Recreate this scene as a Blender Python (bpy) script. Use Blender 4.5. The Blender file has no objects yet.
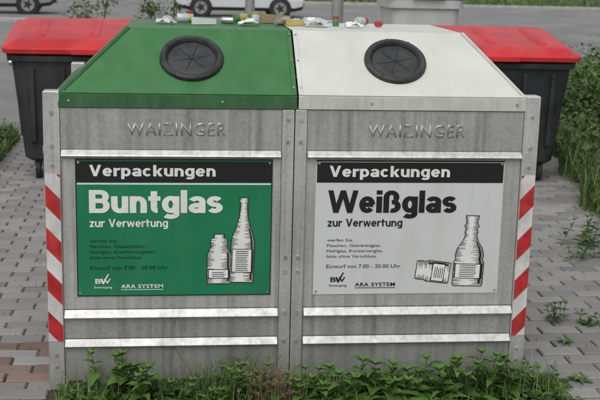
import bpy, math, random
from mathutils import Vector, Matrix
random.seed(7)
S=bpy.context.scene
COL=S.collection
# ---------------------------------------------------------------- materials
def new_mat(name):
    m=bpy.data.materials.new(name); m.use_nodes=True
    nt=m.node_tree; b=nt.nodes["Principled BSDF"]; return m,nt,b
def N(nt,t,**k):
    n=nt.nodes.new(t)
    for a,v in k.items(): setattr(n,a,v)
    return n
def mat(name,col,rough=0.6,metal=0.0,var=0.15,scale=8.0,bump=0.0,bscale=60.0,spec=0.5,detail=5,stretch=None,col2=None,lo=.35,hi=.65,stain=None):
    """stain=(colour, amount, (sx,sy,sz))"""
    m,nt,b=new_mat(name)
    tc=N(nt,"ShaderNodeTexCoord"); src=tc.outputs["Object"]
    if stretch:
        mp=N(nt,"ShaderNodeMapping"); mp.inputs["Scale"].default_value=stretch
        nt.links.new(src,mp.inputs[0]); src=mp.outputs[0]
    n=N(nt,"ShaderNodeTexNoise"); n.inputs["Scale"].default_value=scale; n.inputs["Detail"].default_value=detail
    nt.links.new(src,n.inputs["Vector"])
    r=N(nt,"ShaderNodeValToRGB"); r.color_ramp.elements[0].position=lo; r.color_ramp.elements[1].position=hi
    c2=col2 or tuple(min(1,c*(1+var)) for c in col); c1=tuple(c*(1-var) for c in col) if not col2 else col
    r.color_ramp.elements[0].color=(*c1,1); r.color_ramp.elements[1].color=(*c2,1)
    nt.links.new(n.outputs["Fac"],r.inputs[0]); outc=r.outputs[0]
    b.inputs["Roughness"].default_value=rough
    if stain:
        mp=N(nt,"ShaderNodeMapping"); mp.inputs["Scale"].default_value=stain[2]; nt.links.new(tc.outputs["Object"],mp.inputs[0])
        ns=N(nt,"ShaderNodeTexNoise"); ns.inputs["Scale"].default_value=1.0; ns.inputs["Detail"].default_value=9; ns.inputs["Roughness"].default_value=.65
        nt.links.new(mp.outputs[0],ns.inputs["Vector"])
        mr=N(nt,"ShaderNodeMapRange"); mr.inputs[1].default_value=.46; mr.inputs[2].default_value=.74; mr.inputs[3].default_value=0; mr.inputs[4].default_value=stain[1]
        nt.links.new(ns.outputs["Fac"],mr.inputs[0])
        mx=N(nt,"ShaderNodeMix",data_type='RGBA'); nt.links.new(mr.outputs[0],mx.inputs[0]); nt.links.new(outc,mx.inputs[6]); mx.inputs[7].default_value=(*stain[0],1); outc=mx.outputs[2]
        m2=N(nt,"ShaderNodeMath",operation="MULTIPLY_ADD"); m2.inputs[1].default_value=.35; m2.inputs[2].default_value=rough; nt.links.new(mr.outputs[0],m2.inputs[0]); nt.links.new(m2.outputs[0],b.inputs["Roughness"])
    nt.links.new(outc,b.inputs["Base Color"])
    b.inputs["Metallic"].default_value=metal
    b.inputs["Specular IOR Level"].default_value=spec
    if bump>0:
        n2=N(nt,"ShaderNodeTexNoise"); n2.inputs["Scale"].default_value=bscale; n2.inputs["Detail"].default_value=4
        nt.links.new(tc.outputs["Object"],n2.inputs["Vector"])
        bp=N(nt,"ShaderNodeBump"); bp.inputs["Strength"].default_value=bump; bp.inputs["Distance"].default_value=0.01
        nt.links.new(n2.outputs["Fac"],bp.inputs["Height"]); nt.links.new(bp.outputs[0],b.inputs["Normal"])
    return m
def galv(name,base=0.42,rough=0.42,metal=0.75,dirt=0.35,streak=.28):
    m,nt,b=new_mat(name); L=nt.links
    tc=N(nt,"ShaderNodeTexCoord")
    v=N(nt,"ShaderNodeTexVoronoi"); v.inputs["Scale"].default_value=85; L.new(tc.outputs["Object"],v.inputs["Vector"])
    def nz(sc,scale,detail):
        mp=N(nt,"ShaderNodeMapping"); mp.inputs["Scale"].default_value=sc; L.new(tc.outputs["Object"],mp.inputs[0])
        n=N(nt,"ShaderNodeTexNoise"); n.inputs["Scale"].default_value=scale; n.inputs["Detail"].default_value=detail; L.new(mp.outputs[0],n.inputs["Vector"]); return n
    n=nz((14,14,.9),2.2,8); n3=nz((1,1,1),2.2,9); n5=nz((38,38,1.3),1.0,6); n6=nz((1,1,1),9,10)
    bw=N(nt,"ShaderNodeSeparateColor"); L.new(v.outputs["Color"],bw.inputs[0])
    a=N(nt,"ShaderNodeMath",operation="MULTIPLY_ADD"); a.inputs[1].default_value=0.08; a.inputs[2].default_value=-0.04; L.new(bw.outputs[0],a.inputs[0])
    s=N(nt,"ShaderNodeMath",operation="MULTIPLY_ADD"); s.inputs[1].default_value=dirt; L.new(n.outputs["Fac"],s.inputs[0]); L.new(a.outputs[0],s.inputs[2])
    s2=N(nt,"ShaderNodeMath",operation="MULTIPLY_ADD"); s2.inputs[1].default_value=dirt*0.5; L.new(n3.outputs["Fac"],s2.inputs[0]); L.new(s.outputs[0],s2.inputs[2])
    o=N(nt,"ShaderNodeMath",operation="ADD"); o.inputs[1].default_value=base-dirt*0.75; L.new(s2.outputs[0],o.inputs[0])
    ms=N(nt,"ShaderNodeMapRange"); ms.inputs[1].default_value=.50; ms.inputs[2].default_value=.72; ms.inputs[3].default_value=1; ms.inputs[4].default_value=1-streak; L.new(n5.outputs["Fac"],ms.inputs[0])
    mu0=N(nt,"ShaderNodeMath",operation="MULTIPLY"); L.new(o.outputs[0],mu0.inputs[0]); L.new(ms.outputs[0],mu0.inputs[1])
    sp=N(nt,"ShaderNodeSeparateXYZ"); L.new(tc.outputs["Object"],sp.inputs[0])
    ad=N(nt,"ShaderNodeMath",operation="MULTIPLY_ADD"); ad.inputs[1].default_value=.30; L.new(n6.outputs["Fac"],ad.inputs[0]); L.new(sp.outputs[2],ad.inputs[2])
    mr=N(nt,"ShaderNodeMapRange"); mr.inputs[1].default_value=0.12; mr.inputs[2].default_value=0.38; mr.inputs[3].default_value=.55; mr.inputs[4].default_value=0; L.new(ad.outputs[0],mr.inputs[0])
    cc=N(nt,"ShaderNodeCombineColor")
    bl=N(nt,"ShaderNodeMath",operation="MULTIPLY"); bl.inputs[1].default_value=0.985; L.new(mu0.outputs[0],bl.inputs[0])
    L.new(mu0.outputs[0],cc.inputs[0]); L.new(mu0.outputs[0],cc.inputs[1]); L.new(bl.outputs[0],cc.inputs[2])
    mx=N(nt,"ShaderNodeMix",data_type='RGBA'); L.new(mr.outputs[0],mx.inputs[0]); L.new(cc.outputs[0],mx.inputs[6]); mx.inputs[7].default_value=(.15,.135,.105,1)
    L.new(mx.outputs[2],b.inputs["Base Color"])
    rr=N(nt,"ShaderNodeMath",operation="MULTIPLY_ADD"); rr.inputs[1].default_value=0.3; rr.inputs[2].default_value=rough-0.12; L.new(n3.outputs["Fac"],rr.inputs[0]); L.new(rr.outputs[0],b.inputs["Roughness"])
    mm=N(nt,"ShaderNodeMath",operation="MULTIPLY_ADD"); mm.inputs[1].default_value=-metal; mm.inputs[2].default_value=metal; L.new(mr.outputs[0],mm.inputs[0]); L.new(mm.outputs[0],b.inputs["Metallic"])
    bp=N(nt,"ShaderNodeBump"); bp.inputs["Strength"].default_value=0.4; bp.inputs["Distance"].default_value=0.02
    n4=N(nt,"ShaderNodeTexNoise"); n4.inputs["Scale"].default_value=2.8; n4.inputs["Detail"].default_value=1; L.new(tc.outputs["Object"],n4.inputs["Vector"])
    L.new(n4.outputs["Fac"],bp.inputs["Height"]); L.new(bp.outputs[0],b.inputs["Normal"])
    return m
def tintmat(name,dark,light,rough=0.55,trans=0.0,bump=0.0,bs=80,nscale=3.0,spec=0.4):
    m,nt,b=new_mat(name); L=nt.links
    at=N(nt,"ShaderNodeAttribute",attribute_name="tint")
    tc=N(nt,"ShaderNodeTexCoord"); n=N(nt,"ShaderNodeTexNoise"); n.inputs["Scale"].default_value=nscale; n.inputs["Detail"].default_value=6
    L.new(tc.outputs["Object"],n.inputs["Vector"])
    ma=N(nt,"ShaderNodeMath",operation="MULTIPLY_ADD"); ma.inputs[1].default_value=0.7; L.new(n.outputs["Fac"],ma.inputs[0])
    m2=N(nt,"ShaderNodeMath",operation="SUBTRACT"); m2.inputs[1].default_value=0.35; L.new(at.outputs["Fac"],m2.inputs[0]); L.new(m2.outputs[0],ma.inputs[2])
    r=N(nt,"ShaderNodeValToRGB"); r.color_ramp.elements[0].color=(*dark,1); r.color_ramp.elements[1].color=(*light,1)
    L.new(ma.outputs[0],r.inputs[0]); L.new(r.outputs[0],b.inputs["Base Color"]); b.inputs["Roughness"].default_value=rough
    b.inputs["Specular IOR Level"].default_value=spec
    if bump>0:
        n2=N(nt,"ShaderNodeTexNoise"); n2.inputs["Scale"].default_value=bs; n2.inputs["Detail"].default_value=5; L.new(tc.outputs["Object"],n2.inputs["Vector"])
        bp=N(nt,"ShaderNodeBump"); bp.inputs["Strength"].default_value=bump; bp.inputs["Distance"].default_value=0.005
        L.new(n2.outputs["Fac"],bp.inputs["Height"]); L.new(bp.outputs[0],b.inputs["Normal"])
    if trans>0:
        out=nt.nodes["Material Output"]; t=N(nt,"ShaderNodeBsdfTranslucent"); L.new(r.outputs[0],t.inputs[0])
        mx=N(nt,"ShaderNodeMixShader"); mx.inputs[0].default_value=trans
        L.new(b.outputs[0],mx.inputs[1]); L.new(t.outputs[0],mx.inputs[2]); L.new(mx.outputs[0],out.inputs[0])
    return m
M={}
M['galv']=galv('galvanised_steel',0.56,.50)
M['galv_plate']=galv('galvanised_plate',0.43,0.52)
M['galv_ledge']=galv('galvanised_ledge',0.55,0.48,0.7,0.45,.25)
M['emboss']=galv('embossed_letters',0.45,0.45)
M['bolt']=mat('bolt_steel',(.5,.5,.48),.4,.8,.3,40)
M['roof_green']=mat('green_powder_coat',(.036,.160,.045),.45,0,.08,5,.05,25,stretch=(3,3,1),stain=((.10,.20,.10),.32,(9,5,4)))
M['roof_white']=mat('white_powder_coat',(.61,.62,.575),.48,0,.04,6,.04,25,stain=((.40,.40,.34),.38,(9,5,4)))
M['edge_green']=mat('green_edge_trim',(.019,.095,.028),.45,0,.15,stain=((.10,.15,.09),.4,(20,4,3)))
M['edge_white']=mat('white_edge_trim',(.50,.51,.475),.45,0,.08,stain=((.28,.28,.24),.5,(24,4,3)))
M['rubber']=mat('black_rubber',(.022,.023,.024),.5,0,.3,30,.2,90,stain=((.09,.09,.085),.5,(9,9,9)))
M['rubber_dark']=mat('rubber_membrane',(.028,.029,.031),.55,0,.25,25,.15,70,stain=((.08,.08,.075),.5,(14,14,14)))
M['black']=mat('black_print',(.010,.010,.011),.4,0,.1,20)
M['print_white']=mat('white_print',(.74,.75,.73),.4,0,.05,15)
M['sign_green']=mat('green_sign_sheet',(.008,.180,.078),.38,0,.08,3,stain=((.04,.20,.11),.35,(12,3,2)))
M['sign_white']=mat('white_sign_sheet',(.59,.60,.61),.4,0,.03,3,stain=((.47,.48,.47),.5,(14,3,2)))
M['tape_red']=mat('red_reflective_tape',(.44,.018,.022),.4,0,.25,20,stain=((.30,.08,.07),.6,(20,10,8)))
M['tape_white']=mat('white_reflective_tape',(.60,.59,.58),.42,0,.12,14,stain=((.36,.34,.30),.7,(20,10,8)))
M['lid_red']=mat('red_plastic',(.52,.018,.024),.38,0,.16,4,.05,30,stain=((.50,.12,.11),.5,(3,3,3)))
M['bin_black']=mat('anthracite_plastic',(.022,.023,.026),.5,0,.3,6,.08,60,stain=((.060,.058,.053),.5,(7,7,2)))
M['wheel']=mat('wheel_rubber',(.02,.02,.02),.7,0,.2)
M['asphalt']=mat('asphalt_grey',(.22,.22,.215),.9,0,.14,.7,.5,120,detail=9,stain=((.15,.15,.145),.8,(.5,.25,1)))
M['kerb']=mat('kerb_stone',(.38,.37,.35),.85,0,.15,4,.3,60)
M['soil']=mat('soil',(.055,.042,.028),.95,0,.4,9,.8,60)
M['joint']=mat('joint_sand',(.085,.080,.062),.95,0,.4,14,.6,90)
M['lawn']=mat('lawn_ground',(.045,.080,.022),.95,0,.4,2,.6,60)
M['paint_white']=mat('white_car_paint',(.62,.63,.64),.2,0,.03)
M['paint_silver']=mat('silver_car_paint',(.38,.39,.41),.25,.5,.04)
M['paint_blue']=mat('dark_blue_car_paint',(.03,.045,.09),.2,.2,.05)
M['car_glass']=mat('car_window_glass',(.02,.025,.03),.08,0,.1)
M['plastic_dark']=mat('dark_trim',(.03,.03,.03),.6,0,.2)
M['rim']=mat('alloy_rim',(.4,.4,.41),.3,.7,.1)
M['lamp_red']=mat('tail_lamp',(.4,.01,.01),.2)
M['lamp_clear']=mat('head_lamp',(.6,.62,.63),.15)
M['post']=mat('post_galvanised',(.36,.36,.35),.5,.5,.15)
M['bin_grey']=mat('pale_grey_plastic',(.52,.53,.52),.45,0,.06)
M['leaf']=tintmat('weed_leaf',(.022,.065,.012),(.11,.22,.045),.5,.2)
M['grass']=tintmat('grass_blade',(.038,.080,.016),(.16,.23,.065),.6,.0)
M['straw']=tintmat('dry_seed_heads',(.16,.10,.06),(.36,.27,.17),.8,.2)
M['stem']=mat('weed_stem',(.09,.14,.04),.6,0,.3)
M['hedge']=tintmat('shrub_leaf',(.026,.060,.014),(.11,.19,.045),.55,.0)
M['bark']=mat('bark',(.09,.065,.045),.9,0,.3,12,.6,40)
M['paver']=tintmat('concrete_paver',(.155,.152,.145),(.33,.325,.315),.88,0,.5,120,1.4,.3)
M['paver_red']=tintmat('red_clay_paver',(.14,.100,.084),(.27,.195,.165),.88,0,.5,120,2,.3)
M['yellow']=mat('yellow_label',(.45,.36,.10),.5)
M['blue']=mat('pale_blue_plastic',(.30,.40,.46),.4)
M['card']=mat('cardboard',(.34,.24,.15),.8)
M['redlid']=mat('red_jar_lid',(.40,.04,.03),.35)
M['tin']=mat('tin_metal',(.5,.5,.5),.3,.9,.1)
M['gglass']=mat('green_bottle_glass',(.07,.20,.07),.08,0,.1); M['cglass']=mat('clear_jar_glass',(.45,.52,.50),.08,0,.05)
# ---------------------------------------------------------------- mesh helper
class MB:
    def __init__(s): s.v=[];s.f=[];s.m=[];s.t=[];s.mats=[]
    def mi(s,k):
        if k not in s.mats: s.mats.append(k)
        return s.mats.index(k)
    def poly(s,pts,k,t=.5):
        n=len(s.v); s.v+= [tuple(p) for p in pts]; s.f.append(tuple(range(n,n+len(pts)))); s.m.append(s.mi(k)); s.t.append(t)
    def faces(s,pts,fs,k,t=.5):
        n=len(s.v); s.v+=[tuple(p) for p in pts]; i=s.mi(k)
        for f in fs: s.f.append(tuple(n+a for a in f)); s.m.append(i); s.t.append(t)
    def box(s,x0,x1,y0,y1,z0,z1,k,t=.5,c=0.0):
        if c<=0:
            p=[(x0,y0,z0),(x1,y0,z0),(x1,y1,z0),(x0,y1,z0),(x0,y0,z1),(x1,y0,z1),(x1,y1,z1),(x0,y1,z1)]
            s.faces(p,[(0,3,2,1),(4,5,6,7),(0,1,5,4),(1,2,6,5),(2,3,7,6),(3,0,4,7)],k,t)
        else:
            p=[(x0,y0,z0),(x1,y0,z0),(x1,y1,z0),(x0,y1,z0),(x0,y0,z1-c),(x1,y0,z1-c),(x1,y1,z1-c),(x0,y1,z1-c),
               (x0+c,y0+c,z1),(x1-c,y0+c,z1),(x1-c,y1-c,z1),(x0+c,y1-c,z1)]
            s.faces(p,[(0,3,2,1),(8,9,10,11),(0,1,5,4),(1,2,6,5),(2,3,7,6),(3,0,4,7),(4,5,9,8),(5,6,10,9),(6,7,11,10),(7,4,8,11)],k,t)
    def cyl(s,c,ax,r,h,k,n=16,r2=None,t=.5):
        c=Vector(c);ax=Vector(ax).normalized(); q=ax.to_track_quat('Z','Y'); r2=r if r2 is None else r2
        a=[c+q@Vector((r*math.cos(6.28318*i/n),r*math.sin(6.28318*i/n),0)) for i in range(n)]
        b=[c+q@Vector((r2*math.cos(6.28318*i/n),r2*math.sin(6.28318*i/n),h)) for i in range(n)]
        s.faces(a+b,[(i,(i+1)%n,n+(i+1)%n,n+i) for i in range(n)]+[tuple(range(n-1,-1,-1)),tuple(range(n,2*n))],k,t)
    def lathe(s,c,ax,prof,k,n=20,t=.5,caps=True):
        c=Vector(c);q=Vector(ax).normalized().to_track_quat('Z','Y'); P=[]
        for r,h in prof: P+=[c+q@Vector((r*math.cos(6.28318*i/n),r*math.sin(6.28318*i/n),h)) for i in range(n)]
        F=[]
        for j in range(len(prof)-1): F+=[(j*n+i,j*n+(i+1)%n,(j+1)*n+(i+1)%n,(j+1)*n+i) for i in range(n)]
        if caps: F+=[tuple(range(n-1,-1,-1)),tuple(range((len(prof)-1)*n,len(prof)*n))]
        s.faces(P,F,k,t)
    def prism(s,prof,axis,a,b,k,t=.5):
        n=len(prof)
        if axis=='x': A=[(a,p[0],p[1]) for p in prof];B=[(b,p[0],p[1]) for p in prof]
        elif axis=='y': A=[(p[0],a,p[1]) for p in prof];B=[(p[0],b,p[1]) for p in prof]
        else: A=[(p[0],p[1],a) for p in prof];B=[(p[0],p[1],b) for p in prof]
        s.faces(A+B,[(i,(i+1)%n,n+(i+1)%n,n+i) for i in range(n)]+[tuple(range(n-1,-1,-1)),tuple(range(n,2*n))],k,t)
    def obj(s,name,parent=None,smooth=False,loc=None,rotz=0,recalc=True,bevel=0):
        me=bpy.data.meshes.new(name); me.from_pydata(s.v,[],s.f)
        for k in s.mats: me.materials.append(M[k])
        me.polygons.foreach_set("material_index",s.m)
        at=me.attributes.new("tint",'FLOAT','FACE'); at.data.foreach_set("value",s.t)
        if recalc:
            import bmesh; bm=bmesh.new(); bm.from_mesh(me); bmesh.ops.recalc_face_normals(bm,faces=bm.faces); bm.to_mesh(me); bm.free()
        if smooth:
            me.polygons.foreach_set("use_smooth",[True]*len(me.polygons))
        o=bpy.data.objects.new(name,me); COL.objects.link(o)
        if smooth and smooth!='all':
            try:
                bpy.context.view_layer.objects.active=o; o.select_set(True); bpy.ops.object.shade_smooth_by_angle(angle=math.radians(35)); o.select_set(False)
            except Exception: pass
        if bevel>0:
            bv=o.modifiers.new("bevel",'BEVEL'); bv.width=bevel; bv.segments=2; bv.limit_method='ANGLE'; bv.angle_limit=math.radians(40)
        if loc: o.location=loc
        o.rotation_euler[2]=rotz
        if parent: o.parent=parent
        return o
def empty(name,loc=(0,0,0),rotz=0):
    e=bpy.data.objects.new(name,None); COL.objects.link(e); e.location=loc; e.rotation_euler[2]=rotz; e.empty_display_size=.2; return e
def text(name,body,x0,x1,zb,h,y,k,parent,bold=0.0,extrude=0.0,space=1.0,ref="H"):
    def mk(b):
        cu=bpy.data.curves.new(name,'FONT'); cu.body=b; cu.size=1; cu.offset=bold; cu.space_character=space; cu.resolution_u=6
        o=bpy.data.objects.new(name,cu); COL.objects.link(o); bpy.context.view_layer.update()
        me=bpy.data.meshes.new_from_object(o.evaluated_get(bpy.context.evaluated_depsgraph_get()))
        bpy.data.objects.remove(o); return me
    cap=mk("H"); H=max(v.co.y for v in cap.vertices)-0
    me=mk(body); xs=[v.co.x for v in me.vertices]; xa,xb=min(xs),max(xs)
    sx=(x1-x0)/(xb-xa); sz=h/H
    for v in me.vertices:
        v.co=Vector((x0+(v.co.x-xa)*sx, y, zb+v.co.y*sz))
    me.materials.clear(); me.materials.append(M[k])
    for p in me.polygons: p.material_index=0
    o=bpy.data.objects.new(name,me); COL.objects.link(o); o.parent=parent
    if extrude>0:
        sm=o.modifiers.new("s",'SOLIDIFY'); sm.thickness=extrude; sm.offset=0
    return o
# ---- heavy grotesque lettering built from strokes
def arc(cx,cz,rx,rz,a0,a1,n=18):
    return [(cx+rx*math.cos(math.radians(a0+(a1-a0)*i/n)),cz+rz*math.sin(math.radians(a0+(a1-a0)*i/n))) for i in range(n+1)]
def glyph(ch,tv,th):
    hx,hz=tv/2,th/2; X=.73; S_=[]; D=[]; w=.72
    if ch=='l': S_=[[(hx,0),(hx,1)]]; w=tv
    elif ch=='i': S_=[[(hx,0),(hx,X)],[(hx,.82),(hx,1)]]; w=tv
    elif ch=='n': w=.70; S_=[[(hx,0),(hx,X)],arc(w/2,X-hz-.24,w/2-hx,.24,180,0)+[(w-hx,0)]]
    elif ch=='u': w=.70; S_=[[(w-hx,0),(w-hx,X)],[(hx,X)]+arc(w/2,hz+.23,w/2-hx,.24,180,360)]
    elif ch=='r': w=.48; S_=[[(hx,0),(hx,X)],arc(w+.02,X-hz-.22,w+.02-hx,.22,180,88)]
    elif ch=='a': w=.70; S_=[arc(w/2,.5,w/2-hx,X-hz-.5+.005,165,0)+[(w-hx,0)],[(w-hx,.215+(.215-hz)*.95)]+arc(w*.46,.215,w*.46-hx,.225-hz,80,360,22)]
    elif ch=='e': w=.72; S_=[arc(w/2,.365,w/2-hx,.372-hz,0,322,26),[(tv*.8,.365),(w-hx*.6,.365)]]
    elif ch=='c': w=.70; S_=[arc(w/2,.365,w/2-hx,.372-hz,40,320,24)]
    elif ch=='s': w=.66; rz=(X-2*hz)/4+.004; S_=[arc(w/2,.365+rz,w/2-hx,rz,25,270,16)+arc(w/2,.365-rz,w/2-hx,rz,90,-155,16)[1:]]
    elif ch=='g': w=.72; S_=[[(w-hx,X)]+arc(w/2,-.06,w/2-hx,.19-hz+.01,0,-155),arc(w/2,.375,w/2-hx,.372-hz,0,360,28)]
    elif ch=='p': w=.72; S_=[[(hx,-.25),(hx,X)],arc(w/2,.365,w/2-hx,.372-hz,0,360,28)]
    elif ch=='t': w=.50; S_=[[(.10+hx,.95),(.10+hx,.24)]+arc(.10+hx+.14,.24,.14,.24-hz,180,275,8),[(0,X-hz),(w,X-hz)]]
    elif ch=='B': w=.84; S_=[[(hx,0),(hx,1)],[(hx,1-hz),(w-.36,1-hz)]+arc(w-.36,.765-hz/2,.36-hx-.03,.235-hz/2,90,-90)[1:]+[(hx,.53)],[(hx,.53),(w-.34,.53)]+arc(w-.34,(.53+hz)/2,.34-hx,(.53-hz)/2,90,-90)[1:]+[(hx,hz)]]
    elif ch=='V': w=.90; D=[(tv*.5,1,w/2,0,tv),(w-tv*.5,1,w/2,0,tv)]
    elif ch=='W': w=1.36; t=tv*.88; D=[(t*.5,1,w*.27,0,t),(w*.5,1,w*.27,0,t),(w*.5,1,w*.73,0,t),(w-t*.5,1,w*.73,0,t)]
    elif ch=='w': w=1.02; t=tv*.82; D=[(t*.5,X,w*.27,0,t),(w*.5,X,w*.27,0,t),(w*.5,X,w*.73,0,t),(w-t*.5,X,w*.73,0,t)]
    elif ch=='k': w=.72; S_=[[(hx,0),(hx,1)]]; D=[(w-tv*.55,X,tv*.95,.26,tv*1.05),(tv*1.3,.44,w-tv*.55,0,tv*1.1)]
    elif ch=='z': w=.60; S_=[[(0,X-hz),(w,X-hz)],[(0,hz),(w,hz)]]; D=[(w-tv*.6,X-hz,tv*.6,hz,tv*1.1)]
    elif ch=='ß': w=.80; S_=[[(hx,0),(hx,.70)]+arc(.36,.70,.36-hx,.30-hz,180,-40,16),arc(.44,.29,.36-hx,.29-hz,105,-115,16)]
    elif ch==' ': w=.34
    return w,S_,D
def heavy(name,body,x0,x1,zb,h,y,k,parent,tv=.25,th=.185,gap=.055):
    items=[];x=0
    for ch in body:
        w,S_,D=glyph(ch,tv,th); items.append((x,S_,D)); x+=w+gap
    tot=x-gap; sx=(x1-x0)/tot; sz=h; b=MB()
    for gx,S_,D in items:
        dy=0
        for P in S_:
            n=len(P);L=[];R_=[]
            for i in range(n):
                a=Vector(P[max(0,i-1)]);c=Vector(P[min(n-1,i+1)]);m_=Vector(P[i])
                d1=(m_-a);d2=(c-m_)
                d1=d1.normalized() if d1.length>1e-6 else None; d2=d2.normalized() if d2.length>1e-6 else None
                if d1 is None:d1=d2
                if d2 is None:d2=d1
                t=(d1+d2); t=t.normalized() if t.length>1e-6 else d1
                nn=Vector((-t.y,t.x)); mit=1/max(.6,nn.dot(Vector((-d1.y,d1.x))))
                o=Vector((nn.x*tv/2*mit,nn.y*th/2*mit)); L.append(m_+o);R_.append(m_-o)
            n0=[(x0+(gx+p.x)*sx,y-dy,zb+p.y*sz) for p in L]+[(x0+(gx+p.x)*sx,y-dy,zb+p.y*sz) for p in R_]
            b.faces(n0,[(i,i+1,n+i+1,n+i) for i in range(n-1)],k); dy+=.0003
        for (a0,b0,a1,b1,t) in D:
            pts=[(a0-t/2,b0),(a0+t/2,b0),(a1+t/2,b1),(a1-t/2,b1)]
            b.poly([(x0+(gx+p[0])*sx,y-dy,zb+p[1]*sz) for p in pts],k); dy+=.0003
    return b.obj(name,parent,recalc=False)
# ---------------------------------------------------------------- recycling container
ZL=1.17; ZT=1.222; ZR=1.465; DEP=1.25; TXL=.685; TXR=.74
rc=empty("recycling_container")
b=MB()
b.box(-.985,.985,.004,DEP-.004,.03,ZL,'galv')
for (x0,x1) in ((-.934,-.062),(.042,.934)):
    b.box(x0,x1,-.010,.003,1.005,ZL-.002,'galv_plate')
    b.box(x0,x1,-.004,.003,.345,.972,'galv')
    b.box(x0,x1,-.006,.003,.219,.305,'galv_plate')
    b.box(x0,x1,-.006,.003,.035,.181,'galv_plate')
    for zc,hh in ((.975,.028),(.308,.032),(.185,.030)):
        b.prism([(-.026,zc),(-.030,zc+.005),(-.027,zc+.010),(-.008,zc+hh),(.002,zc+hh),(.002,zc-.004),(-.020,zc-.004)],'x',x0+.002,x1-.002,'galv_ledge')
body=b.obj("body_panels",rc)
b=MB()
for sx in (-1,1):
    for (ya,yb) in ((-.014,.05),(DEP-.05,DEP+.014)):
        xa,xb=sorted((sx*1.0,sx*.936)); b.box(xa,xb,ya,yb,0,ZT+.012,'galv',c=.004)
b.box(-.060,-.012,-.014,.002,0,ZL-.001,'galv',c=.002); b.box(-.008,.040,-.014,.002,0,ZL-.001,'galv',c=.002)
b.box(-.012,-.008,-.004,.002,0,ZL-.001,'black')
for sx in (-1,1):
    for zc in (.975,.308,.185):
        xa,xb=sorted((sx*.984,sx*1.012)); b.box(xa,xb,.06,DEP-.06,zc,zc+.03,'galv_ledge')
b.box(-.93,.93,.02,.10,0,.03,'galv_plate'); b.box(-.93,.93,DEP-.10,DEP-.02,0,.03,'galv_plate')
b.obj("corner_posts",rc,bevel=.003)
b=MB()
for z in (1.13,1.04,.56,.50,.325,.2):
    for x in (-.036,.016): b.cyl((x,-.014,z),(0,-1,0),.0075,.006,'bolt',12)
for z in (1.15,1.02,.94):
    for x in (-.968,.968): b.cyl((x,-.014,z),(0,-1,0),.007,.006,'bolt',12)
for z in (.10,.15):
    for x in (-.968,.968): b.cyl((x,-.014,z),(0,-1,0),.006,.005,'bolt',12)
b.obj("bolts",rc)
for sx,nm in ((-1,"warning_tape"),(1,"warning_tape")):
    b=MB(); xa,xb=(-.997,-.939) if sx<0 else (.939,.997); z0,z1=.21,.905; yy=-.0165
    b.box(xa,xb,yy,-.0142,z0,z1,'tape_white')
    per=.175; sl=.062
    k=-1
    while z0+k*per<z1+.1:
        za=z0-.02+k*per; zb=za+per*.5
        cl=lambda z:max(z0,min(z1,z))
        la,lb=(za+sl,zb+sl) if sx<0 else (za,zb)
        ra,rb=(za,zb) if sx<0 else (za+sl,zb+sl)
        steps=8
        for i in range(steps):
            f0=i/steps;f1=(i+1)/steps
            X0=xa+(xb-xa)*f0;X1=xa+(xb-xa)*f1
            a0=cl(la+(ra-la)*f0);a1=cl(la+(ra-la)*f1);b0=cl(lb+(rb-lb)*f0);b1=cl(lb+(rb-lb)*f1)
            if b0-a0>1e-4 or b1-a1>1e-4: b.poly([(X0,yy-.0015,a0),(X1,yy-.0015,a1),(X1,yy-.0015,b1),(X0,yy-.0015,b0)],'tape_red')
        k+=1
    b.obj(nm,rc,recalc=False)
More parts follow.
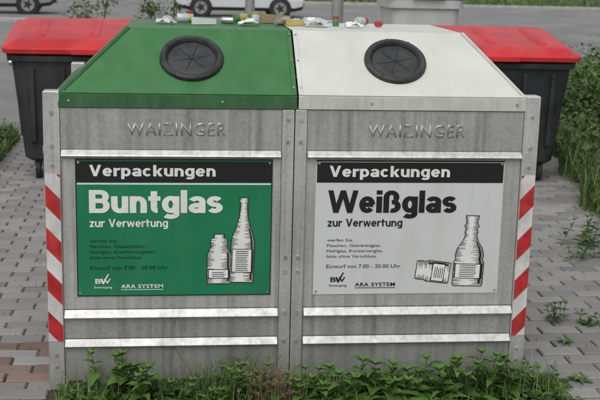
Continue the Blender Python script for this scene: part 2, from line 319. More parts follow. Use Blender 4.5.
for sx,mk_,ek,nm,TX in ((-1,'roof_green','edge_green',"green_roof",TXL),(1,'roof_white','edge_white',"white_roof",TXR)):
    b=MB(); s=sx; c=.004*s
    A=[(c,-.012,ZT),(s*.94,-.012,ZT),(s*.94,DEP+.012,ZT),(c,DEP+.012,ZT)]
    T=[(c,.30,ZR),(s*TX,.30,ZR),(s*TX,DEP-.30,ZR),(c,DEP-.30,ZR)]
    b.poly([A[0],A[1],T[1],T[0]],mk_); b.poly([A[1],A[2],T[2],T[1]],mk_); b.poly([A[2],A[3],T[3],T[2]],mk_); b.poly(T,mk_)
    b.poly([(c,-.012,ZT),(s*.94,-.012,ZT),(s*.94,-.016,ZL+.002),(c,-.016,ZL+.002)],ek)
    b.poly([(c,DEP+.012,ZT),(s*.94,DEP+.012,ZT),(s*.94,DEP+.016,ZL),(c,DEP+.016,ZL)],ek)
    b.poly([(s*.94,-.012,ZT),(s*.94,DEP+.012,ZT),(s*.99,DEP-.05,ZL+.02),(s*.99,.05,ZL+.02)],ek)
    b.poly([(c,-.016,ZL+.002),(s*.94,-.016,ZL+.002),(s*.94,.02,ZL+.002),(c,.02,ZL+.002)],ek)
    b.obj(nm,rc,recalc=False)
    b=MB(); nrm=Vector((0,-(ZR-ZT),.312)).normalized()
    def strip(p,q,w,k,h=.004):
        p=Vector(p);q=Vector(q);d=(q-p).normalized();side=d.cross(nrm).normalized()*w/2;up=nrm*h
        P=[p-side,q-side,q+side,p+side]; b.faces([v for v in P]+[v+up for v in P],[(0,1,2,3),(4,5,6,7),(0,1,5,4),(1,2,6,5),(2,3,7,6),(3,0,4,7)],k)
    strip((s*.934,-.006,ZT+.004),(s*(TX-.005),.298,ZR),.014,ek)
    strip((s*.012,-.008,ZT+.004),(s*.012,.298,ZR),.016,mk_)
    strip((s*.02,-.006,ZT+.006),(s*.925,-.006,ZT+.006),.010,mk_)
    for x in (.30,.90): b.cyl((s*x,-.0145,ZL+.028),(0,-1,0),.005,.004,'bolt',10)
    for f in (.1,.5,.9): b.cyl((s*.014,-.008+.306*f,ZT+.008+(ZR-ZT)*f),nrm,.004,.003,'bolt',10)
    b.obj("roof_trim",rc)
    yc=.152; cpt=Vector((s*.42,yc,ZT+(ZR-ZT)*((yc+.012)/.312)))
    b=MB()
    b.lathe(cpt,nrm,[(.130,.0),(.130,.008),(.127,.016),(.118,.022),(.108,.021),(.101,.012),(.098,.004),(.0985,.002)],'rubber',48,caps=False)
    b.lathe(cpt,nrm,[(.099,.003),(.09,.007),(.06,.005),(.03,.004),(.004,.003)],'rubber_dark',48,caps=True)
    q=nrm.to_track_quat('Z','Y')
    for i in range(6):
        a=math.pi*i/3+.22
        d=q@Vector((math.cos(a),math.sin(a),0)); sd=q@Vector((-math.sin(a),math.cos(a),0))
        p0=cpt+nrm*.0065; b.poly([p0+sd*.0016,p0+d*.082+nrm*.0035+sd*.0008,p0+d*.082+nrm*.0035-sd*.0008,p0-sd*.0016],'black')
    for i in range(8):
        a=math.pi*i/4+.2; d=q@Vector((math.cos(a),math.sin(a),0)); b.cyl(cpt+d*.121+nrm*.017,nrm,.004,.004,'rubber',8)
    b.obj("insertion_opening",rc,smooth=True)
text("embossed_lettering","WAIZINGER",-.675,-.285,1.062,.050,-.0115,'emboss',rc,.004,.003,1.15)
text("embossed_lettering","WAIZINGER",.290,.690,1.062,.050,-.0115,'emboss',rc,.004,.003,1.15)
def sign(x0,bg,fg,word,wend):
    x1=x0+.785; z0,z1=.398,.966; y=-.008
    b=MB(); b.box(x0,x1,y,-.0045,z0,z1,bg)
    b.box(x0+.004,x1-.004,y-.001,y-.0002,z1-.094,z1-.010,'black')
    if bg=='sign_green': b.box(x0+.006,x1-.006,y-.001,y-.0002,z1-.104,z1-.098,'print_white')
    else: b.box(x0+.0,x1-.0,y-.001,y-.0002,z1-.007,z1-.001,'black')
    if bg=='sign_green':
        for (a,c,d,e) in ((x0,x1,z0,z0+.004),(x0,x1,z1-.004,z1),(x0,x0+.004,z0+.004,z1-.004),(x1-.004,x1,z0+.004,z1-.004)): b.box(a,c,y-.0008,y-.0001,d,e,'black')
    for xx in (x0+.012,x1-.012):
        for zz in (z0+.014,z1-.014): b.cyl((xx,y-.001,zz),(0,-1,0),.005,.003,'bolt',10)
    b.obj("sign_panel",rc)
    yt=y-.0016; sm='black'
    heavy("heading","Verpackungen",x0+.055,x0+.555,z1-.070,.046,yt,'print_white',rc,.24,.18,.10)
    heavy("title",word,x0+.052,x0+wend,.746,.094,yt,fg,rc,.265,.195,.055)
    heavy("subtitle","zur Verwertung",x0+.053,x0+.365,.688,.033,yt,fg,rc,.21,.16,.09)
    lines=["werfen Sie:","Flaschen, Glasbehälter,","Hohlglas, Konfitürengläser,","bitte ohne Verschluss"] if bg=='sign_green' else ["werfen Sie:","Flaschen, Getränkeglas,","Hohlglas, Konservenglas,","bitte ohne Verschluss"]
    for i,l in enumerate(lines):
        text("small_print",l,x0+.053,x0+.053+.0098*len(l),.625-.023*i,.0115,yt,sm,rc,.0)
    text("small_print","Einwurf von 7.00 - 20.00 Uhr",x0+.053,x0+.365,.511,.0155,yt,sm,rc,.0)
    text("logo_text","ARA SYSTEM",x0+.175,x0+.345,.432,.0155,yt,fg,rc,.02,0,1.1)
    text("logo_text","B V",x0+.072,x0+.135,.452,.020,yt,fg,rc,.02)
    text("logo_text","Entsorgung",x0+.068,x0+.14,.432,.009,yt,fg,rc,.01)
    b=MB()
    b.poly([(x0+.092,yt-.0004,.470),(x0+.100,yt-.0004,.452),(x0+.106,yt-.0004,.456),(x0+.100,yt-.0004,.474)],fg); b.poly([(x0+.100,yt-.0008,.452),(x0+.122,yt-.0008,.492),(x0+.128,yt-.0008,.492),(x0+.106,yt-.0008,.448)],fg)
    b.box(x0+.175,x0+.345,yt-.0002,yt,.424,.4265,fg)
    b.obj("logo_mark",rc,recalc=False)
SLX=-.880; SRX=.082
sign(SLX,'sign_green','print_white',"Buntglas",.585); sign(SRX,'sign_white','black',"Weißglas",.590)
def drawing(parent,cx,cz,prof,ang,name,lab=None):
    y=-.0098
    ca,sa=math.cos(ang),math.sin(ang)
    def T(x,z,dy): return (cx+x*ca-z*sa,y-dy,cz+x*sa+z*ca)
    b=MB()
    def fill(g,k,dy):
        for i in range(len(prof)-1):
            (w0,h0),(w1,h1)=prof[i],prof[i+1]
            b.poly([T(-w0-g,h0-(g if i==0 else 0),dy),T(w0+g,h0-(g if i==0 else 0),dy),T(w1+g,h1+(g if i==len(prof)-2 else 0),dy),T(-w1-g,h1+(g if i==len(prof)-2 else 0),dy)],k)
    fill(.0035,'black',0); fill(0,'print_white',.0004)
    H=prof[-1][1]
    def wid(h):
        for i in range(len(prof)-1):
            if prof[i][1]<=h<=prof[i+1][1]:
                f=(h-prof[i][1])/max(1e-6,prof[i+1][1]-prof[i][1]); return prof[i][0]*(1-f)+prof[i+1][0]*f
        return 0
    rnd=random.Random(len(prof)+int(cx*100))
    h=.003
    while h<H-.003:
        w=wid(h)
        a=w*rnd.uniform(.05,.6); b.poly([T(a,h,.0008),T(w,h+.0005,.0008),T(w,h+.0036,.0008),T(a+.002,h+.0016,.0008)],'black')
        if rnd.random()<.85:
            a=w*rnd.uniform(.35,.8); b.poly([T(-w,h,.0008),T(-a,h,.0008),T(-a,h+.0012,.0008),T(-w,h+.003,.0008)],'black')
        h+=.0048
    hh=.01
    while hh<H*.62:
        w=wid(hh); w2=wid(hh+.012); b.poly([T(w*.72,hh,.0010),T(w*.86,hh,.0010),T(w2*.86,hh+.012,.0010),T(w2*.70,hh+.012,.0010)],'black'); hh+=.012
    if lab:
        l0,l1=lab; w=wid((l0+l1)/2)
        b.poly([T(-w*.95,l0,.0013),T(w*.95,l0,.0013),T(w*.95,l1,.0013),T(-w*.95,l1,.0013)],'black')
        b.poly([T(-w*.88,l0+.003,.0016),T(w*.78,l0+.003,.0016),T(w*.78,l1-.003,.0016),T(-w*.88,l1-.003,.0016)],'print_white')
        z=l0+.008
        while z<l1-.008:
            b.poly([T(-w*.6,z,.0019),T(w*rnd.uniform(.2,.6),z,.0019),T(w*.5,z+.003,.0019),T(-w*.6,z+.003,.0019)],'black'); z+=.008
    b.obj(name,parent,recalc=False)
drawing(rc,-.215,.455,[(.044,0),(.046,.01),(.046,.17),(.040,.20),(.026,.235),(.017,.27),(.013,.31),(.013,.335),(.016,.337),(.016,.352)],-.02,"bottle_drawing",(.04,.14))
drawing(rc,-.308,.450,[(.045,0),(.047,.008),(.047,.07),(.043,.075),(.047,.08),(.047,.125),(.030,.155),(.028,.16),(.033,.162),(.033,.185),(.02,.19),(.018,.205)],.0,"jar_drawing",(.02,.06))
drawing(rc,.735,.432,[(.058,0),(.063,.008),(.063,.10),(.056,.115),(.056,.12),(.060,.13),(.052,.16),(.03,.195),(.022,.22),(.026,.225),(.022,.25),(.028,.252),(.028,.262),(.022,.264),(.022,.285),(.025,.287),(.025,.300)],-.03,"bottle_drawing",(.03,.095))
drawing(rc,.655,.486,[(.040,0),(.043,.006),(.043,.095),(.036,.108),(.038,.110),(.038,.135),(.034,.14)],1.45,"jar_drawing",(.02,.075))
# ---------------------------------------------------------------- litter on the container top
def on_top(name,kind,x,y,rot,k,sc=1.0,lid='redlid'):
    b=MB()
    d=Vector((math.cos(rot),math.sin(rot),0))
    if kind=='jar':
        r=.032*sc; b.lathe((x,y,ZR+.004+r),d,[(r*.9,0),(r,.004),(r,.07*sc),(r*.8,.082*sc)],k,20); b.lathe(Vector((x,y,ZR+.004+r))+d*.082*sc,d,[(r*.88,0),(r*.88,.014)],lid,20)
    elif kind=='jarup':
        r=.03*sc; b.lathe((x,y,ZR+.002),(0,0,1),[(r*.9,0),(r,.004),(r,.055*sc),(r*.8,.064*sc)],k,20); b.lathe((x,y,ZR+.002+.064*sc),(0,0,1),[(r*.88,0),(r*.88,.012)],lid,20)
    elif kind=='bottle':
        r=.034*sc; b.lathe((x,y,ZR+.003+r),d,[(r*.9,0),(r,.004),(r,.15*sc),(r*.75,.18*sc),(r*.38,.21*sc),(r*.36,.26*sc),(r*.42,.262*sc),(r*.42,.275*sc)],k,20); b.lathe(Vector((x,y,ZR+.003+r))+d*.04*sc,d,[(r*1.01,0),(r*1.01,.07*sc)],lid,20,caps=False)
    elif kind=='can':
        r=.033*sc; b.lathe((x,y,ZR+.003+r),d,[(r*.88,0),(r,.006),(r,.10*sc),(r*.85,.112*sc)],k,20)
    elif kind=='carton':
        L,W,Hh=.17*sc,.07*sc,.05*sc; n=Vector((-d.y,d.x,0)); c=Vector((x,y,ZR+.003))
        P=[c-d*L/2-n*W/2,c+d*L/2-n*W/2,c+d*L/2+n*W/2,c-d*L/2+n*W/2]; Q=[p+Vector((0,0,Hh*(1 if i in(0,3) else .75))) for i,p in enumerate(P)]
        b.faces(P+Q,[(0,3,2,1),(4,5,6,7),(0,1,5,4),(1,2,6,5),(2,3,7,6),(3,0,4,7)],k)
        b.faces([p+Vector((0,0,.001))*1 for p in Q[:2]]+[Q[1]+n*W*.4+Vector((0,0,.002)),Q[0]+n*W*.4+Vector((0,0,.002))],[(0,1,2,3)],lid)
    elif kind=='paper':
        r=random.Random(int(x*1000)); n=7; P=[]
        for i in range(n):
            for j in range(n):
                u,v=i/(n-1)-.5,j/(n-1)-.5; P.append((x+(u*.13+r.uniform(-.012,.012))*sc,y+(v*.10+r.uniform(-.012,.012))*sc,ZR+.006+max(0,(.035-abs(u)*.04-abs(v)*.03)+r.uniform(-.014,.016))*sc))
        b.faces(P,[(i*n+j,i*n+j+1,(i+1)*n+j+1,(i+1)*n+j) for i in range(n-1) for j in range(n-1)],k)
    b.obj(name,None,smooth=(kind not in('carton','paper')))
items=[("glass_jar",'jar',-.48,.66,.1,'cglass',.65,'yellow'),("drink_carton",'carton',-.36,.60,.5,'print_white',.6,'blue'),("tin_can",'can',-.28,.64,-.3,'tin',.5,'tin'),
("glass_bottle",'bottle',-.22,.76,.5,'gglass',.6,'yellow'),("glass_jar",'jarup',-.42,.78,0,'cglass',.6,'redlid'),("drink_carton",'carton',.05,.64,.25,'yellow',.55,'print_white'),
("plastic_bottle",'bottle',.10,.72,-.35,'blue',.5,'print_white'),("glass_jar",'jar',.34,.68,.7,'cglass',.6,'redlid'),
("tin_can",'can',.42,.62,.9,'redlid',.4,'tin'),("glass_jar",'jarup',-.12,.74,0,'cglass',.65,'yellow'),("glass_jar",'jarup',.24,.66,0,'gglass',.5,'redlid'),
("crumpled_paper",'paper',-.16,.58,0,'print_white',.7),("crumpled_paper",'paper',.14,.58,0,'bin_grey',.8),("crumpled_paper",'paper',-.53,.62,0,'bin_grey',.7),("crumpled_paper",'paper',.31,.56,0,'print_white',.6),
("drink_carton",'carton',-.02,.84,.6,'card',.8,'card'),("tin_can",'can',-.04,.60,.8,'tin',.45,'tin'),("crumpled_paper",'paper',.02,.72,0,'blue',.8)]
for it in items: on_top(*it)
# ---------------------------------------------------------------- wheeled bins
def rrect(cx,cy,w,d,r,n=5):
    P=[]
    for (sx,sy,a0) in ((1,1,0),(-1,1,90),(-1,-1,180),(1,-1,270)):
        for i in range(n+1):
            a=math.radians(a0+90*i/n); P.append((cx+sx*(w/2-r)+r*math.cos(a),cy+sy*(d/2-r)+r*math.sin(a)))
    return P
def loft(b,rings,k,cap0=True,cap1=True,t=.5):
    n=len(rings[0]);P=[p for r in rings for p in r];F=[]
    for j in range(len(rings)-1): F+=[(j*n+i,j*n+(i+1)%n,(j+1)*n+(i+1)%n,(j+1)*n+i) for i in range(n)]
    if cap0:F.append(tuple(range(n-1,-1,-1)))
    if cap1:F.append(tuple(range((len(rings)-1)*n,len(rings)*n)))
    b.faces(P,F,k,t)
def bin4(name,x,y,rot,W=1.38,D=1.02,kb='bin_black',kl='lid_red',zl=1.05,rise=.16):
    e=empty(name,(x,y,0),rot); b=MB(); zs=zl/1.05
    R_=[]
    for z,w,d in ((.15,W-.34,D-.32),(.18,W-.27,D-.25),(.55,W-.20,D-.17),(.90*zs,W-.13,D-.09),(.98*zs,W-.11,D-.07)): R_.append([(p[0],p[1],z) for p in rrect(0,0,w,d,.09)])
    loft(b,R_,kb)
    def top(z,w,d,r=.08,dz=0):
        return [(p[0],p[1],z+dz*(p[1]+D/2)/D) for p in rrect(0,0,w,d,r)]
    loft(b,[[(p[0],p[1],.955*zs) for p in rrect(0,0,W-.06,D-.03,.09)],top(zl-.055,W-.05,D-.02,.09,rise)],kb)
    for i in range(5):
        xx=-W/2+.22+i*(W-.44)/4
        b.prism([(-D/2+.10,.30),(-D/2+.07,.32),(-D/2+.02,.90),(-D/2+.07,.93)],'x',xx-.018,xx+.018,kb)
    for sx in (-1,1):
        for yy in (-.25,0,.25):
            b.prism([(sx*(W/2-.14),.32),(sx*(W/2-.105),.34),(sx*(W/2-.06),.90),(sx*(W/2-.10),.93)],'y',yy-.02,yy+.02,kb)
        b.cyl((sx*(W/2-.06),0,.90),(sx,0,0),.022,.07,'tin',14)
    b.obj("bin_body",e,smooth=True)
    b=MB()
    loft(b,[top(zl-.035,W,D,.07,rise),top(zl-.0,W+.012,D+.012,.075,rise),top(zl+.010,W-.01,D-.01,.07,rise),top(zl+.018,W-.09,D-.07,.06,rise),top(zl+.045,W-.16,D-.15,.06,rise),top(zl+.055,W-.26,D-.25,.06,rise)],kl)
    for xx in ((-.42,0,.42) if W>1 else ()):
        loft(b,[[(p[0]+xx,p[1],zl+.050+rise*(p[1]+D/2)/D) for p in rrect(0,0,.10,D*.62,.03)],[(p[0]+xx,p[1],zl+.066+rise*(p[1]+D/2)/D) for p in rrect(0,0,.075,D*.58,.03)]],kl)
    b.box(-.16,.16,-D/2-.035,-D/2-.004,zl-.035,zl-.012,kl)
    for xx in (-.45,.45):
        if W>1: b.cyl((xx-.05,D/2+.01,zl+rise-.01),(1,0,0),.022,.10,kb,12)
    b.obj("lid",e,smooth=True)
    b=MB()
    for sx in (-1,1):
        for sy in (-1,1):
            cx,cy=sx*(W/2-.24),sy*(D/2-.23)
            b.lathe((cx-.022,cy,.085),(1,0,0),[(.05,0),(.078,.002),(.085,.010),(.085,.034),(.078,.042),(.05,.044)],'wheel',24)
            b.cyl((cx-.028,cy,.085),(1,0,0),.03,.056,'tin',12)
            b.box(cx-.036,cx-.028,cy-.03,cy+.03,.07,.155,'tin'); b.box(cx+.028,cx+.036,cy-.03,cy+.03,.07,.155,'tin'); b.box(cx-.04,cx+.04,cy-.04,cy+.04,.146,.156,'tin')
    b.obj("castors",e,smooth=True)
    return e
bin4("wheeled_waste_bin",-1.13,4.82,.01)
bin4("wheeled_waste_bin",2.10,4.78,-.015)
bin4("grey_storage_bin",1.93,6.6,.03,W=.80,D=.75,kb='bin_grey',kl='bin_grey',zl=1.48,rise=.12)
# ---------------------------------------------------------------- ground
def sheet(name,pts,z,k):
    b=MB(); b.poly([(x,y,z) for x,y in pts],k); o=b.obj(name,recalc=False); return o
sheet("ground",[(-400,-300),(400,-300),(400,700),(-400,700)],-.06,'lawn')
sheet("asphalt_road",[(-60,6.7),(60,6.7),(60,46),(-60,46)],-.035,'asphalt')
sheet("paving_bed",[(-4,-3),(3.4,-3),(3.4,6.6),(-4,6.6)],-.014,'joint')
b=MB()
b.box(-60,60,46.0,46.18,-.05,.08,'kerb',c=.02); b.box(-60,-1.5,27.5,27.65,-.05,.07,'kerb',c=.02); b.box(-60,60,6.6,6.7,-.05,.0,'kerb',c=.01); b.obj("kerb")
def edge_x(y): return 2.12+max(0,(y-1.2))*.22
b=MB(); rnd=random.Random(3)
pw,pd=.20,.10
y=-2.6; row=0
while y<6.55:
    x=-3.9+(row%2)*pw/2
    while x<3.3:
        cx=x+pw/2
        soil = (-1.0<cx<1.15 and -.62<y<-.03)
        if not soil and cx<edge_x(y)+.1 and not (cx<-2.05 and y>4.6) and not(-.85<cx<.85 and .1<y<1.1):
            g=.004+rnd.uniform(-.0005,.0015)
            red = (cx<-.85 and .0<y<.52 and rnd.random()<.45)
            n0=len(b.v)
            b.box(x+g,x+pw-g,y+g,y+pd-g,-.02,0,'paver_red' if red else 'paver',.5+(rnd.random()-.5)*.55,.006)
            t1,t2,dz=rnd.uniform(-.02,.02),rnd.uniform(-.03,.03),rnd.uniform(-.004,.003)+.006*math.sin(x*1.3)*math.sin(y*1.1)
            for q in range(n0,len(b.v)):
                vx,vy,vz=b.v[q]; b.v[q]=(vx,vy,vz+dz+t1*(vx-cx)+t2*(vy-y-pd/2))
        x+=pw
    y+=pd; row+=1
b.obj("block_paving",recalc=False)
sheet("planting_soil",[(-1.02,-.64),(1.17,-.64),(1.17,-.02),(-1.02,-.02)],-.008,'soil')
# ---------------------------------------------------------------- vegetation
def blade(b,x,y,z,h,w,az,lean,k,t):
    d=Vector((math.cos(az),math.sin(az),0)); s=Vector((-d.y,d.x,0))*w/2
    p0=Vector((x,y,z)); p1=p0+Vector((0,0,h*.5))+d*lean*h*.25; p2=p0+Vector((0,0,h*.85))+d*lean*h*.65; p3=p0+Vector((0,0,h*(1-.25*lean)))+d*lean*h
    b.faces([p0-s,p0+s,p1+s*.9,p1-s*.9,p2+s*.6,p2-s*.6,p3],[(0,1,2,3),(3,2,4,5),(5,4,6)],k,t)
def grass_mass(name,fn,count,hmin,hmax,wmul=1.0,seed=1,k='grass'):
    r=random.Random(seed); b=MB()
    for i in range(count):
        x,y,z=fn(r); t=r.random()
        blade(b,x,y,z,r.uniform(hmin,hmax),r.uniform(.004,.009)*wmul,r.uniform(0,6.283),r.uniform(.1,.9),k,t)
    return b.obj(name,recalc=False)
def leaf(b,p,d,up,L,W,k,t,droop=.4,serr=True,n=7):
    d=Vector(d).normalized(); s=d.cross(Vector(up)).normalized(); u=s.cross(d).normalized()
    mid=[];lf=[];rt=[]
    for i in range(n+1):
        f=i/n; w=W/2*math.sin(math.pi*min(1,f**.75))*(1.0 if i%2==0 or not serr else .80) if 0<i<n else 0
        w=max(w,.0006)
        c=Vector(p)+d*L*f-Vector((0,0,1))*droop*L*f*f*.6
        mid.append(c); lf.append(c+s*w+u*w*.35); rt.append(c-s*w+u*w*.35)
    P=mid+lf+rt;F=[]
    for i in range(n): F+= [(i,i+1,n+2+i,n+1+i),(i,2*n+2+i,2*n+3+i,i+1)]
    b.faces(P,F,k,t)
def stemseg(b,p,q,r,k='stem'):
    p=Vector(p);q=Vector(q); b.cyl(p,q-p,r,(q-p).length,k,5,r*.8)
def nettle(name,x,y,h,nst=4,seed=0,L=.075,spread=.07,kind='nettle'):
    r=random.Random(seed); b=MB()
    for s in range(nst):
        sx,sy=x+r.uniform(-spread,spread),y+r.uniform(-spread*.5,spread*.5)
        hh=h*r.uniform(.5,1.05); ln=Vector((r.uniform(-.4,.4),r.uniform(-.35,.1),1)); p=Vector((sx,sy,-.01))
        nn=max(3,int(hh/.034)); ph=r.uniform(0,3)
        for i in range(nn):
            q=p+ln.normalized()*hh/nn; stemseg(b,p,q,.0022); p=q
            f=(i+1)/nn
            for kx in (0,1):
                a=ph+i*1.57+kx*math.pi+r.uniform(-.3,.3); el=.15+.5*f+r.uniform(-.2,.2)
                dd=Vector((math.cos(a),math.sin(a),el)); l=L*r.uniform(.65,1.2)*(1.0-.45*max(0,f-.5)*2*.9)
                leaf(b,p,dd,(r.uniform(-.3,.3),r.uniform(-.3,.3),1),l,l*(.55 if kind=='nettle' else .36)*r.uniform(.85,1.15),'leaf',r.uniform(.15,1),r.uniform(.2,1.1))
        for kx in range(4):
            a=kx*1.57+.5; leaf(b,p,(math.cos(a),math.sin(a),1.0),(0,0,1),L*.4,L*.2,'leaf',.95,.2)
    return b.obj(name,recalc=False,smooth='all')
def rosette(name,x,y,R0,n=16,seed=0,W=.22,up=.6):
    r=random.Random(seed); b=MB()
    for i in range(n):
        a=i*2.4+r.uniform(-.2,.2); l=R0*r.uniform(.65,1.1)
        leaf(b,(x,y,0),(math.cos(a),math.sin(a),r.uniform(.25,.25+up*1.4)),(0,0,1),l,l*W*r.uniform(.8,1.2),'leaf',r.uniform(.3,1),r.uniform(.5,1.3),n=9)
    return b.obj(name,recalc=False,smooth='all')
nettle("weed_plant",-.70,-.13,.22,7,1,.095,.11)
nettle("weed_plant",-.56,-.20,.16,5,2,.085,.09)
nettle("weed_plant",-.86,-.16,.06,4,3,.06,.07)
nettle("weed_plant",-.34,-.20,.17,7,4,.075,.10,'lance')
nettle("weed_plant",-.20,-.22,.19,8,5,.070,.10,'lance')
nettle("weed_plant",-.03,-.22,.15,7,6,.080,.09)
nettle("weed_plant",.14,-.18,.15,7,7,.090,.11)
nettle("weed_plant",.30,-.20,.18,8,8,.105,.12)
nettle("weed_plant",.48,-.17,.15,7,9,.110,.11)
nettle("weed_plant",.64,-.19,.18,7,10,.105,.11)
nettle("weed_plant",.80,-.16,.20,7,12,.095,.11)
nettle("weed_plant",.97,-.14,.14,6,11,.075,.09,'lance')
nettle("weed_plant",1.12,-.10,.08,5,13,.06,.08,'lance')
for i,(x,y,R0) in enumerate([(-.48,-.24,.15),(-.26,-.27,.15),(.04,-.26,.17),(.22,-.30,.19),(.40,-.28,.22),(.56,-.27,.22),(.72,-.24,.22),(.88,-.22,.19),(1.04,-.16,.13),(-.80,-.22,.09),(.33,-.12,.17),(.66,-.10,.18)]):
    rosette("dandelion_plant",x,y,R0,20,20+i,.28)
grass_mass("grass_tufts",lambda r:(r.uniform(-.95,1.14),-.05-abs(r.gauss(0,.14)),-.01),2000,.03,.13,.6,5)
grass_mass("grass_tufts",lambda r:(r.gauss(-.24,.09),r.gauss(-.12,.05),-.01),260,.10,.22,.6,15)
grass_mass("grass_tufts",lambda r:(r.gauss(.86,.10),r.gauss(-.14,.04),-.01),200,.08,.18,.6,16)
r=random.Random(77); b=MB()
for i in range(1500):
    x=r.uniform(-.95,1.15); y=-.04-abs(r.gauss(0,.2)); z=r.uniform(0,.04); a=r.uniform(0,6.28)
    l=r.uniform(.02,.055); leaf(b,(x,y,z),(math.cos(a),math.sin(a),r.uniform(.1,.9)),(0,0,1),l,l*.6,'leaf',r.random(),.5,False,5)
b.obj("ground_cover",recalc=False,smooth='all')
b=MB()
for i in range(80):
    x,y=r.gauss(-.10,.06),r.gauss(-.26,.03); h=r.uniform(.07,.17); q=Vector((x+r.uniform(-.03,.03),y+r.uniform(-.02,.02),h))
    stemseg(b,(x,y,0),q,.0009,'straw')
    for j in range(9):
        a=r.uniform(0,6.28); leaf(b,q,(math.cos(a),math.sin(a),r.uniform(-.3,1)),(0,0,1),.014,.0035,'straw',r.random(),0,False,4)
b.obj("dry_seed_heads",recalc=False)
nettle("weed_plant",1.50,.80,.13,6,31,.06,.10,'lance'); nettle("weed_plant",1.62,.72,.08,5,32,.05,.08)
nettle("weed_plant",2.02,1.95,.18,6,33,.07,.12,'lance'); nettle("weed_plant",2.12,2.3,.22,6,34,.07,.12)
rosette("dandelion_plant",1.36,.45,.08,12,35); rosette("dandelion_plant",1.25,-.02,.09,12,36)
def jointpt(r):
    while True:
        x=r.uniform(-3.5,2.2); y=r.uniform(-.5,5.5)
        if -1<x<1 and 0<y<1.25: continue
        if r.random()<.75: y=-2.6+round((y+2.6)/pd)*pd
        return (x,y,-.012)
grass_mass("joint_grass",jointpt,3000,.008,.030,.5,9)
def vr(r):
    y=r.uniform(.9,15) if r.random()<.5 else r.uniform(.9,7); x=edge_x(y)+abs(r.gauss(0,1.0))*1.0+.08*math.sin(y*5)
    return (x,y,-.05)
grass_mass("grass_verge",vr,21000,.08,.40,1.5,12)
def vl(r): return (-2.0-abs(r.gauss(0,.8)),r.uniform(4.7,6.6),-.03)
grass_mass("grass_verge",vl,5500,.06,.24,1.5,13)
b=MB(); r=random.Random(5)
for i in range(6500):
    y=r.uniform(1.2,14) if r.random()<.5 else r.uniform(1.2,7); x=edge_x(y)+.05+abs(r.gauss(0,1.1)); z=r.uniform(0,.35+.25*min(1,(x-edge_x(y)))); a=r.uniform(0,6.28); l=r.uniform(.04,.11)
    leaf(b,(x,y,z),(math.cos(a),math.sin(a),r.uniform(-.1,.9)),(0,0,1),l,l*.5,'hedge',r.random(),.6,False,4)
b.obj("verge_foliage",recalc=False,smooth='all')
b=MB()
for i in range(1200):
    x=-2.05-abs(r.gauss(0,.6)); y=r.uniform(4.7,6.5); z=r.uniform(0,.2); a=r.uniform(0,6.28); l=r.uniform(.04,.09)
    leaf(b,(x,y,z),(math.cos(a),math.sin(a),r.uniform(-.1,.9)),(0,0,1),l,l*.5,'hedge',r.random(),.6,False,4)
b.obj("verge_foliage",recalc=False,smooth='all')
def shrub(name,x,y,h,R0,n,seed,ls=.07,k='hedge'):
    r=random.Random(seed); b=MB()
    cl=[(r.uniform(-.6,.6)*R0,r.uniform(-.6,.6)*R0,h*r.uniform(.25,.8),R0*r.uniform(.3,.55)) for _ in range(9)]
    for c in cl:
        b.cyl((x,y,0),Vector((c[0],c[1],c[2])),.02,Vector(c[:3]).length,'bark',6,.006)
    for i in range(n):
        c=r.choice(cl); v=Vector((r.gauss(0,1),r.gauss(0,1),r.gauss(0,1))).normalized()*c[3]*r.uniform(.5,1.15)
        p=Vector((x+c[0],y+c[1],c[2]))+v
        if p.z<.02: continue
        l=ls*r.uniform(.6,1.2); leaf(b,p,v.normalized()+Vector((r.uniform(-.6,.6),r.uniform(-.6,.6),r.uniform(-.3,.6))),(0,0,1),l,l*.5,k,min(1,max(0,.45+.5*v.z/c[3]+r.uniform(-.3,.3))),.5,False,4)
    return b.obj(name,recalc=False)
shrub("shrub",4.4,7.5,.60,.8,2400,1); shrub("shrub",5.3,9.7,.7,.9,2400,2,.08); shrub("shrub",4.0,5.6,.55,.7,2200,3,.06); shrub("shrub",3.5,4.2,.5,.6,1800,4,.055)
shrub("shrub",-1.5,9.0,1.85,.40,800,7,.06); shrub("shrub",-.62,8.6,1.85,.35,700,6,.06)
# ---------------------------------------------------------------- posts
def post(name,x,y,r,h,kind):
    e=empty(name,(x,y,0)); b=MB(); b.lathe((0,0,-.05),(0,0,1),[(r*1.5,0),(r*1.5,.08),(r,.1),(r*.85,h)],'post',20); b.obj("pole",e,smooth=True)
    b=MB()
    if kind=='sign':
        b.cyl((0,-r-.01,h-.35),(0,-1,0),.30,.004,'tape_white',36); b.cyl((0,-r-.0145,h-.35),(0,-1,0),.27,.003,'tape_red',36); b.box(-.2,.2,-r-.022,-r-.018,h-.39,h-.31,'tape_white')
        b.obj("sign_disc",e)
    else:
        b.prism([(r*.5,h-.03),(r*.5,h+.02),(-1.2,h+.25),(-1.2,h+.20)],'x',-.03,.03,'post'); b.prism([(-1.15,h+.16),(-1.15,h+.26),(-1.75,h+.30),(-1.8,h+.24),(-1.7,h+.18)],'x',-.12,.12,'bin_grey'); b.obj("lamp_arm",e)
    return e
post("street_lamp",1.31,8.0,.07,6.0,'lamp'); post("traffic_sign",.37,8.6,.06,2.9,'sign')
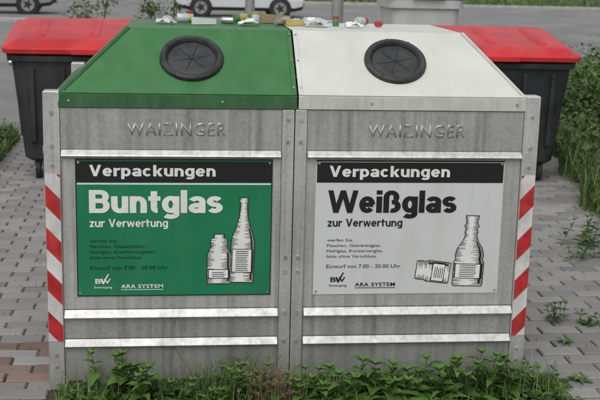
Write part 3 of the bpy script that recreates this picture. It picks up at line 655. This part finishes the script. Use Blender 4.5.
# ---------------------------------------------------------------- parked cars
def car(name,x,y,rot,paint):
    e=empty(name,(x,y,-.035),rot); b=MB()
    st=[(-2.12,.42,.62,.70,.70,.62),(-2.05,.28,.70,.90,.80,.66),(-1.80,.22,.84,1.05,.85,.64),(-1.45,.22,.88,1.36,.86,.60),(-.9,.22,.89,1.46,.87,.60),(0,.22,.90,1.47,.87,.60),(.45,.22,.90,1.40,.87,.60),(1.05,.22,.90,.99,.86,.72),(1.6,.22,.82,.90,.85,.70),(2.0,.28,.68,.76,.80,.62),(2.14,.40,.56,.62,.70,.55)]
    rings=[]
    for (sx,zb,zm,zr,hw,hr) in st:
        rings.append([(sx,hw*.88,zb),(sx,hw*.98,zb+.12),(sx,hw,(zb+zm)/2+.05),(sx,hw*.96,zm),(sx,hr,zr-.03),(sx,hr*.85,zr),(sx,-hr*.85,zr),(sx,-hr,zr-.03),(sx,-hw*.96,zm),(sx,-hw,(zb+zm)/2+.05),(sx,-hw*.98,zb+.12),(sx,-hw*.88,zb)])
    n=12
    for j in range(len(rings)-1):
        for i in range(n):
            q=[rings[j][i],rings[j][(i+1)%n],rings[j+1][(i+1)%n],rings[j+1][i]]
            k=paint
            if i in (3,7) and 2<=j<=6: k='car_glass'
            if i==5 and j in (2,6): k='car_glass'
            if i in (0,10): k='plastic_dark'
            b.poly(q,k)
    b.poly(rings[0],'plastic_dark'); b.poly(rings[-1],'plastic_dark')
    for sx in (-.4,.55):
        for sy in (-1,1): b.box(sx-.04,sx+.04,min(sy*.70,sy*.78),max(sy*.70,sy*.78),.93,1.30,paint)
    for sy in (-1,1):
        b.box(2.0,2.10,min(sy*.45,sy*.74),max(sy*.45,sy*.74),.58,.70,'lamp_clear'); b.box(-2.12,-2.02,min(sy*.5,sy*.76),max(sy*.5,sy*.76),.66,.84,'lamp_red')
    b.box(2.08,2.17,-.45,.45,.36,.50,'plastic_dark'); b.box(2.165,2.18,-.26,.26,.40,.50,'print_white'); b.box(-2.15,-2.10,-.26,.26,.48,.59,'print_white')
    b.obj("car_body",e,smooth=True)
    b=MB()
    for wx in (-1.30,1.30):
        for sy in (-1,1):
            c=(wx,sy*.70,.31); a=(0,sy,0)
            b.lathe(c,a,[(.36,0),(.37,.165),(.36,.172)],'black',28)
            b.lathe(c,a,[(.24,.10),(.31,.12),(.315,.18),(.30,.195),(.22,.20)],'wheel',28)
            b.lathe(c,a,[(.21,.19),(.20,.205),(.05,.198)],'rim',20)
            for q in range(5):
                an=q*1.2566; b.cyl((wx+.12*math.cos(an),sy*.70+sy*.200,.31+.12*math.sin(an)),a,.035,.004,'black',8)
    b.obj("wheels",e,smooth=True); return e
car("parked_car",-6.5,32.5,.06,'paint_silver'); car("parked_car",1.6,33.0,3.16,'paint_white'); car("parked_car",-13.5,33,.0,'paint_blue'); car("parked_car",22,36,.0,'paint_blue')
# ---------------------------------------------------------------- distant trees
def tree_mass(name,pts,seed):
    r=random.Random(seed); b=MB()
    for (x,y,h) in pts:
        b.cyl((x,y,-.1),(0,0,1),.25,h*.5,'bark',8,.12)
        cl=[(r.gauss(0,h*.16),r.gauss(0,h*.16),h*r.uniform(.35,.9),h*r.uniform(.12,.22)) for _ in range(9)]
        for c in cl: b.cyl((x,y,h*.3),Vector((c[0],c[1],c[2]-h*.3)),.10,Vector((c[0],c[1],c[2]-h*.3)).length,'bark',5,.03)
        for i in range(420):
            c=r.choice(cl); v=Vector((r.gauss(0,1),r.gauss(0,1),r.gauss(0,1))).normalized()*c[3]*r.uniform(.4,1.15); p=Vector((x+c[0],y+c[1],c[2]))+v
            l=r.uniform(.5,1.1); leaf(b,p,v+Vector((r.uniform(-1,1),r.uniform(-1,1),r.uniform(-.5,1))),(0,0,1),l,l*.7,'hedge',min(1,max(0,.45+.4*v.z/c[3]+r.uniform(-.25,.25))),.3,False,4)
    return b.obj(name,recalc=False)
rr=random.Random(11)
tree_mass("distant_trees",[(-90+i*9+rr.uniform(-3,3),78+rr.uniform(-5,10),rr.uniform(8,14)) for i in range(22)],2)
grass_mass("grass_verge",lambda r:(r.uniform(-30,50),46.2+abs(r.gauss(0,6)),-.05),8000,.1,.3,8,14)
# ---------------------------------------------------------------- light
w=bpy.data.worlds.new("World"); S.world=w; w.use_nodes=True; nt=w.node_tree
bg=nt.nodes["Background"]; sky=nt.nodes.new("ShaderNodeTexSky"); sky.sky_type='NISHITA'; sky.sun_disc=False
EL,AZ=math.radians(55),math.radians(200)
sky.sun_elevation=EL; sky.sun_rotation=AZ; sky.dust_density=4; sky.air_density=1.5
hs=nt.nodes.new("ShaderNodeHueSaturation"); hs.inputs["Saturation"].default_value=.25; nt.links.new(sky.outputs[0],hs.inputs["Color"]); nt.links.new(hs.outputs[0],bg.inputs[0]); bg.inputs[1].default_value=.14
ld=bpy.data.lights.new("sun",'SUN'); ld.energy=.6; ld.angle=math.radians(45); ld.color=(1,.97,.93); lo=bpy.data.objects.new("sun",ld); COL.objects.link(lo)
dirv=Vector((math.sin(AZ)*math.cos(EL),math.cos(AZ)*math.cos(EL),math.sin(EL))); lo.rotation_euler=dirv.to_track_quat('Z','Y').to_euler(); lo.location=dirv*20
S.view_settings.view_transform='Standard'; S.view_settings.look='None'; S.view_settings.exposure=0
# ---------------------------------------------------------------- camera
yaw,pitch,roll=.1148,.2115,.0247
f=Vector((math.sin(yaw)*math.cos(pitch),math.cos(yaw)*math.cos(pitch),-math.sin(pitch))); r0=Vector((math.cos(yaw),-math.sin(yaw),0)); u0=r0.cross(f)
rv=r0*math.cos(roll)+u0*math.sin(roll); uv=-r0*math.sin(roll)+u0*math.cos(roll)
cd=bpy.data.cameras.new("camera"); cd.sensor_width=36; cd.lens=66.0; cd.clip_end=1500; co=bpy.data.objects.new("camera",cd); COL.objects.link(co)
cd.dof.use_dof=True; cd.dof.focus_distance=4.5; cd.dof.aperture_fstop=6.3
mw=Matrix((rv,uv,-f)).transposed().to_4x4(); mw.translation=Vector((-.4829,-4.3601,1.7399)); co.matrix_world=mw; S.camera=co
